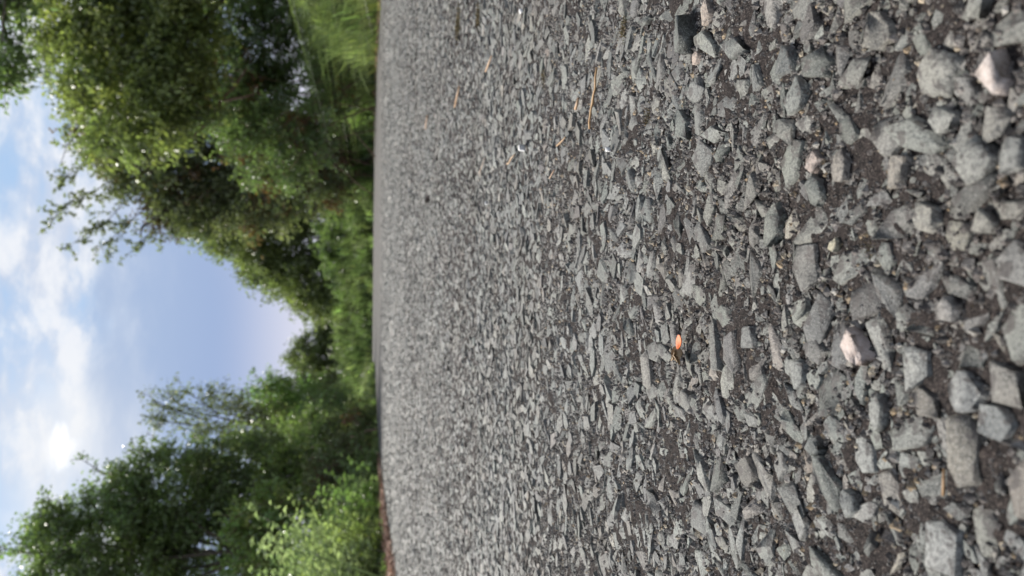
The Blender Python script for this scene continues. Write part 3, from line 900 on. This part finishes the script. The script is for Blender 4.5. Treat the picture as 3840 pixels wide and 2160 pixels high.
PALE = [(0.14, 0.175, 0.085), (0.10, 0.14, 0.058), (0.20, 0.225, 0.14), (0.075, 0.11, 0.050)]
LIME = [(0.14, 0.18, 0.035), (0.11, 0.16, 0.035), (0.18, 0.20, 0.05)]
weed_clump('tall_weed', 'tallest pale green weed clump at the left road edge, nearest the camera', 'weed', (-2.22, 5.35), .42, .90, 75, PALE)
weed_clump('tall_weed', 'pale green weed clump left of the road with lime shoots, second from the camera', 'weed', (-2.32, 6.25), .42, .74, 70, PALE + LIME)
weed_clump('tall_weed', 'bright lime weed clump low at the left road edge among the pale weeds', 'weed', (-2.1, 5.9), .28, .42, 50, LIME, .07, .35)
weed_clump('tall_weed', 'mid-green weed clump on the left verge just past the pale weeds', 'weed', (-2.25, 7.5), .42, .62, 62, FRESH + PALE[:1], .08, .3)
weed_clump('tall_weed', 'low grey-green weed clump on the left verge before the dark bramble', 'weed', (-2.35, 9.0), .45, .50, 60, GREEN + PALE[:1], .075, .4)
weed_clump('tall_weed', 'deep green weed clump at the back of the pale weeds under the big left tree', 'weed', (-2.75, 7.9), .5, .85, 60, GREEN, .08, .4)
weed_clump('broad_leaved_weed', 'broad-leaved weed clump in the right verge grass below the dark bramble', 'weed', (3.95, 16.2), .5, .55, 60, FRESH + GREEN[:1], .11, .55)
weed_clump('broad_leaved_weed', 'broad-leaved weed clump on the right verge below the brownish bramble', 'weed', (3.35, 19.2), .55, .65, 60, FRESH + GREEN[:1], .12, .55)
weed_clump('broad_leaved_weed', 'leafy weed clump at the outside of the bend under the broad-leaved bush', 'weed', (2.1, 21.6), .6, .55, 60, GREEN + DULL[:2], .12, .55)
weed_clump('broad_leaved_weed', 'low weed clump across the end of the road before the far bushes', 'weed', (0.2, 24.0), .8, .55, 70, GREEN + DULL[:2], .12, .5)
weed_clump('broad_leaved_weed', 'dull weed clump at the far left end of the bend', 'weed', (-2.0, 25.6), .9, .7, 70, GREEN + DULL[:2], .12, .5)


thicket('roadside_bush', 'dark bush behind the tall pale weeds, under the big left tree', 'bush', (-4.0, 12.6), [((-3.9, 12.6, .95), (1.2, .5, .8), 70), ((-3.0, 12.4, 1.0), (.6, .5, .7), 36), ((-5.0, 12.4, 1.3), (.8, .5, 1.0), 40)], 44, 0.065, GREEN, 8, M_STEM, 0.22, span=1.2)


# ------------------------------------------------------------------ verge grass
def grass(n, line, y0, y1, d0, d1, hlo, hhi, pal, lean_out, dens_pow=1.0, wd=0.006, per=16, rad=0.07):
    """tufts of blades rooted along one road edge, at distance d0..d1 outside it; a tuft shares its lean, height and colour"""
    sgn = 1 if line is RIGHT else -1
    L = resample(line, 400); L = L[(L[:, 1] > y0) & (L[:, 1] < y1)]
    nt = max(1, n // per)
    k = rng.integers(0, len(L) - 1, nt)
    tdir = L[k + 1] - L[k]; tdir /= np.linalg.norm(tdir, axis=1, keepdims=True)
    nor = np.stack([tdir[:, 1], -tdir[:, 0]], 1) * sgn
    dd = d0 + (d1 - d0) * rng.uniform(0, 1, nt) ** dens_pow
    txy = L[k] + (L[k + 1] - L[k]) * rng.uniform(0, 1, (nt, 1)) + nor * dd[:, None]
    th = (hlo + (hhi - hlo) * rng.uniform(0, 1, nt) ** 1.3) * np.clip(0.4 + dd / 0.7, 0.4, 1)
    tl = rng.normal(0, 0.50, (nt, 2)) - nor * lean_out
    tcol = leaf_tint(nt, pal, .2) * np.exp(rng.normal(-.12, .5, (nt, 1)))
    i = np.repeat(np.arange(nt), per); n = len(i)
    xy = txy[i] + rng.normal(0, rad, (n, 2)) * (th[i] / 0.4)[:, None].clip(.3, 1.5)
    z = terrain(xy) - 0.01
    h = th[i] * rng.uniform(.55, 1.15, n)
    lean = tl[i] + rng.normal(0, 0.30, (n, 2))
    base = np.c_[xy, z]
    an = rng.uniform(0, 6.283, n); side = np.stack([np.cos(an), np.sin(an), np.zeros(n)], 1)
    w_ = wd * rng.uniform(.5, 1.6, n)[:, None]
    m = base + np.c_[lean * h[:, None] * 0.30, h * 0.62]
    tip = base + np.c_[lean * h[:, None] * 1.05, h * (1 - 0.34 * np.linalg.norm(lean, axis=1))]
    V = np.stack([base - side * w_, base + side * w_, m - side * w_ * .8, m + side * w_ * .8, tip], 1).reshape(-1, 3)
    kk = np.arange(n)[:, None] * 5
    F = np.concatenate([kk + np.array([[0, 1, 3]]), kk + np.array([[0, 3, 2]]), kk + np.array([[2, 3, 4]])])
    C = tcol[i] * rng.uniform(.75, 1.25, (n, 1))
    return V, F, np.repeat(C, 5, 0)


def grass_obj(name, parts):
    V, F, C, M = cat_meshes([(v, f, c, 0) for v, f, c in parts])
    return obj(name, tri_mesh(name, V, F, [M_GRASS], C, M), kind='stuff')


GR = [(0.080, 0.145, 0.036), (0.110, 0.170, 0.055), (0.050, 0.105, 0.028), (0.170, 0.210, 0.110), (0.125, 0.155, 0.045)]
GRB = [(1.05 * r_, 1.04 * g_, 0.85 * b_) for r_, g_, b_ in GR] + [(0.20, 0.18, 0.09), (0.05, 0.08, 0.025)]
GRY = [(0.140, 0.160, 0.032), (0.105, 0.145, 0.028), (0.180, 0.150, 0.060)]
grass_obj('verge_grass', [grass(24000, RIGHT, 6.5, 17, 0.12, 2.2, .30, 1.0, GRB + DULL[:2], .25, wd=.0075), grass(9000, RIGHT, 6.5, 17, 0.1, 2.0, .25, .75, GRY + GR[2:3] + GREEN[1:2], .5, per=9), grass(12000, RIGHT, 6.5, 20, -0.07, .40, .05, .24, GRY, .3, rad=.04),
                          grass(24000, RIGHT, 15, 30, -0.03, 1.5, .25, .8, GR[:3] + DULL, .3, wd=.010)])
grass_obj('verge_grass', [grass(5500, LEFT, 3.0, 9.5, 0.3, 1.7, .25, .65, PALE + GR, .3), grass(11000, LEFT, 8.5, 20, 0.02, 1.6, .12, .45, GR + GRY, .3, wd=.008),
                          grass(5000, LEFT, 2.6, 14, -0.03, .30, .05, .20, GRY + GR, .25, rad=.04)])


# ------------------------------------------------------------------ small things lying about
def bits(n, line, y0, y1, d0, d1, size, pal):
    sgn = 1 if line is RIGHT else -1
    L = resample(line, 500); L = L[(L[:, 1] > y0) & (L[:, 1] < y1)]
    k = rng.integers(0, len(L) - 1, n)
    tdir = L[k + 1] - L[k]; tdir /= np.linalg.norm(tdir, axis=1, keepdims=True)
    nor = np.stack([tdir[:, 1], -tdir[:, 0]], 1) * sgn
    dd = rng.uniform(d0, d1, n)
    xy = L[k] + nor * dd[:, None] + rng.normal(0, .02, (n, 2))
    z = np.maximum(terrain(xy), 0.0) + rng.uniform(0.002, 0.022, n)
    an = rng.uniform(0, 6.283, n)
    dr = np.stack([np.cos(an), np.sin(an), rng.uniform(-.1, .5, n)], 1)
    return leaves(np.c_[xy, z], dr, size * rng.uniform(.5, 1.4, n), leaf_tint(n, pal, .35), .45, .35, .1)


LITTER = [(0.23, 0.115, 0.075), (0.28, 0.16, 0.11), (0.15, 0.085, 0.06), (0.34, 0.23, 0.16)]
V, F, C, M = cat_meshes([(*bits(9500, LEFT, 2.6, 9.5, -.08, .34, .038, LITTER), 0), (*bits(1600, RIGHT, 7, 19, -.03, .10, .035, LITTER), 0)])
obj('leaf_litter', tri_mesh('leaf_litter', V, F, [M_DRY], C, M), kind='stuff')


def straw(label, pts, r, tn, cat='straw', name='straw', group=None):
    pts = np.array(pts, float); r = r * 0.66; tn = np.array(tn) * (0.74, 0.78, 0.86)
    # rough path with a kink or two and a slightly varying thickness
    m = []
    for a, b in zip(pts[:-1], pts[1:]):
        m += [a, a + (b - a) * .5 + rng.normal(0, r * .5, 3)]
    m.append(pts[-1]); m = np.array(m)
    m[:, 2] = np.maximum(m[:, 2], 0.0038)
    V, F = tube(m, r * rng.uniform(.75, 1.15, len(m)), 7)
    c = m.mean(0); c[2] = 0
    o = obj(name, tri_mesh(name, V - c, F, M_DRY, np.broadcast_to(tn, V.shape), smooth=True), label=label, cat=cat, group=group)
    o.location = c
    return o


TAN = (0.44, 0.25, 0.10)
straw('long tan straw lying across the stones on the right half of the road', [(0.1300, 0.4390, .0075), (0.1190, 0.4440, .0070), (0.1120, 0.4510, .0066), (0.1050, 0.4560, .0066), (0.0979, 0.4591, .0060)], .0011, TAN)
straw('short tan straw just beyond the long straw, pointing along the road', [(0.1050, 0.5230, .005), (0.1035, 0.5480, .005)], .0009, (.42, .26, .13))
straw('stubby tan straw beside the far end of the long straw', [(0.1240, 0.4890, .005), (0.1185, 0.4960, .005)], .0014, (.46, .28, .15))
straw('small tan straw out beyond the white fleck, left of the other straws', [(0.0870, 0.5550, .005), (0.0830, 0.5700, .005)], .0010, (.40, .25, .15))
straw('curled tan straw next to the bright white fleck', [(0.1250, 0.712, .005), (0.1215, 0.735, .006), (0.1225, 0.752, .005)], .0013, (.42, .28, .16))
straw('thin pale straw farther up the road behind the white fleck', [(0.1530, 0.900, .005), (0.1420, 0.950, .005)], .0011, (.38, .28, .2))
straw('blurred tan straw near the right side of the road, farthest of the straws', [(0.3980, 1.790, .006), (0.3780, 1.845, .006)], .0028, (.45, .28, .16))
straw('tan straw midway to the right verge, between two darker moss spots', [(0.3010, 1.150, .006), (0.2850, 1.215, .006)], .0022, (.45, .28, .15))
straw('broken tan straw in the right of the road near the mossy spots', [(0.2580, 0.850, .005), (0.2530, 0.895, .005)], .0017, (.48, .31, .18))
straw('faint brown straw fragment between near stones at the left', [(-0.0500, 0.1640, .004), (-0.0435, 0.1640, .0035)], .0006, (.30, .17, .07))


def sliver(name, label, cat, loc, L, wd, rot, tn, curl=.3, th=.0004, tilt=0.0):
    """thin curled scale with real thickness"""
    n = 7
    V, F = [], []
    for j, zo in enumerate((0, th)):
        for i in range(n):
            t = i / (n - 1)
            ww = wd * (0.12 + math.sin(math.pi * min(1, t * 0.92 + 0.05)) ** .8) * .5
            for q in (-1, 0, 1):
                V.append((L * (t - .5), q * ww, zo + curl * L * (t - .5) ** 2 + abs(q) * ww * .5))
    f = lambda j, i, k: j * n * 3 + i * 3 + k
    for i in range(n - 1):
        for k in range(2):
            for j in (0, 1):
                a, b, c, d_ = f(j, i, k), f(j, i + 1, k), f(j, i + 1, k + 1), f(j, i, k + 1)
                F += [(a, b, c), (a, c, d_)] if j else [(a, c, b), (a, d_, c)]
        for k in (0, 2):
            a, b, c, d_ = f(0, i, k), f(0, i + 1, k), f(1, i + 1, k), f(1, i, k)
            F += [(a, b, c), (a, c, d_)]
    V = np.array(V)
    me = tri_mesh(name, V, np.array(F), M_DRY, np.broadcast_to(tn, V.shape), smooth=True)
    o = obj(name, me, label=label, cat=cat)
    o.location = loc; o.rotation_euler = (tilt, 0, rot)
    return o


sliver('seed_scale', 'small bright orange seed scale lying on the stones', 'seed scale', (-0.0236, 0.3215, .0048), .0066, .0026, 2.9, (.50, .11, .022), .5, .0005, -0.5)
root = thing('seed_husk', 'tan split seed husk lying beside the orange scale', 'seed husk', (-0.0301, 0.3230, .0040))
for k, (rz_, tl_) in enumerate(((0.3, .9), (2.3, .7), (4.4, .8))):
    o = sliver('husk_scale', None, None, (0.0011 * math.cos(rz_), 0.0011 * math.sin(rz_), .0012), .0060, .0046, rz_, (.30, .21, .12), 1.1, .0005, tl_)
    o.parent = root
sliver('dead_leaf', 'dark brown curled dead leaf far out on the road', 'leaf', (0.1906, 1.6927, .008), .030, .018, 1.2, (.045, .026, .018), .8, .0012, .5)
sliver('pale_leaf', 'pale whitish leaf caught in the right verge grass', 'leaf', (3.60, 15.3, .33), .20, .15, 0.5, (.62, .66, .52), .5, .002, 1.0)

# white stones and bright flecks
for i, (lab, k) in enumerate(zip(('white quartz stone standing on the grey chippings near the middle', 'pinkish white stone at the near right, largest of the white stones'), WHITE)):
    x, y, ax, ay, tn, rot, top = k
    V, F = hull_shape(12, 0.8, 0.03, (905, 917)[i], 0.34, True)
    W = V * (ax / 2, ay / 2, .0026)
    cz, sz = math.cos(rot), math.sin(rot)
    W = np.stack([W[:, 0] * cz - W[:, 1] * sz, W[:, 0] * sz + W[:, 1] * cz, W[:, 2]], 1)
    W[:, 2] += top - W[:, 2].max(); W[:, :2] += (x, y)
    stone_object(W, F, np.array(tn), lab, 'white_stone', M_QUARTZ, None, cat='stone')
for i, (lab, (x, y, r)) in enumerate((('bright white quartz fleck beyond the long straw, brightest on the road', (0.1252, 0.6769, .0042)), ('small white fleck farther up the road', (0.0992, 0.8891, .0030)),
                                      ('tiny bluish white chip just past the end of the long straw', (0.0794, 0.4264, .0020)), ('white fleck at the right edge of the picture', (0.2485, 0.6822, .0030)))):
    V, F = POOL[0][(5 + i * 6) % 40]
    W = V * (r * .8, r, r * .7)
    W[:, 2] += .0045 - W[:, 2].min() * .3; W[:, :2] += (x, y)
    stone_object(W, F, np.array((.62, .63, .64)), lab, 'white_chip', M_QUARTZ, None, cat='stone chip')

# moss in the low spots between stones
mv = []
for (x, y, r, n) in ((0.4096, 1.1942, .022, 220), (0.3459, 0.977, .015, 180), (0.1427, 0.4089, .0065, 150), (0.1691, 0.6059, .007, 120), (0.087, 0.372, .005, 100), (0.012, 0.196, .004, 60)):
    q = rng.normal(0, r * .5, (n, 2)) + (x, y)
    an = rng.uniform(0, 6.283, n); dr = np.stack([np.cos(an) * .5, np.sin(an) * .5, np.ones(n)], 1)
    mv.append((*leaves(np.c_[q, np.full(n, .0012)], dr, r * .28 * rng.uniform(.6, 1.3, n), leaf_tint(n, [(.085, .055, .016), (.06, .06, .016), (.10, .06, .02)]), .3, .2, .3), 0))
V, F, C, M = cat_meshes(mv)
obj('moss', tri_mesh('moss', V, F, [M_DRY], C, M), kind='stuff')
GROUPS = {'hedgerow_tree': 'trees along the right verge', 'sapling': 'saplings on the left verge', 'far_bush': 'bushes beyond the bend', 'roadside_bush': 'bushes along the road', 'bramble_thicket': 'brambles along the verges',
          'tall_weed': 'weed clumps on the left verge', 'broad_leaved_weed': 'weed clumps on the right verge and bend', 'straw': 'dry straws lying on the road', 'white_stone': 'white stones on the road', 'white_chip': 'white chips on the road'}
for o in list(scene.objects):
    g = GROUPS.get(o.name.split('.')[0])
    if g and o.get('label') and o.parent is None:
        o['group'] = g
print('tris', sum(len(m.polygons) for m in bpy.data.meshes))
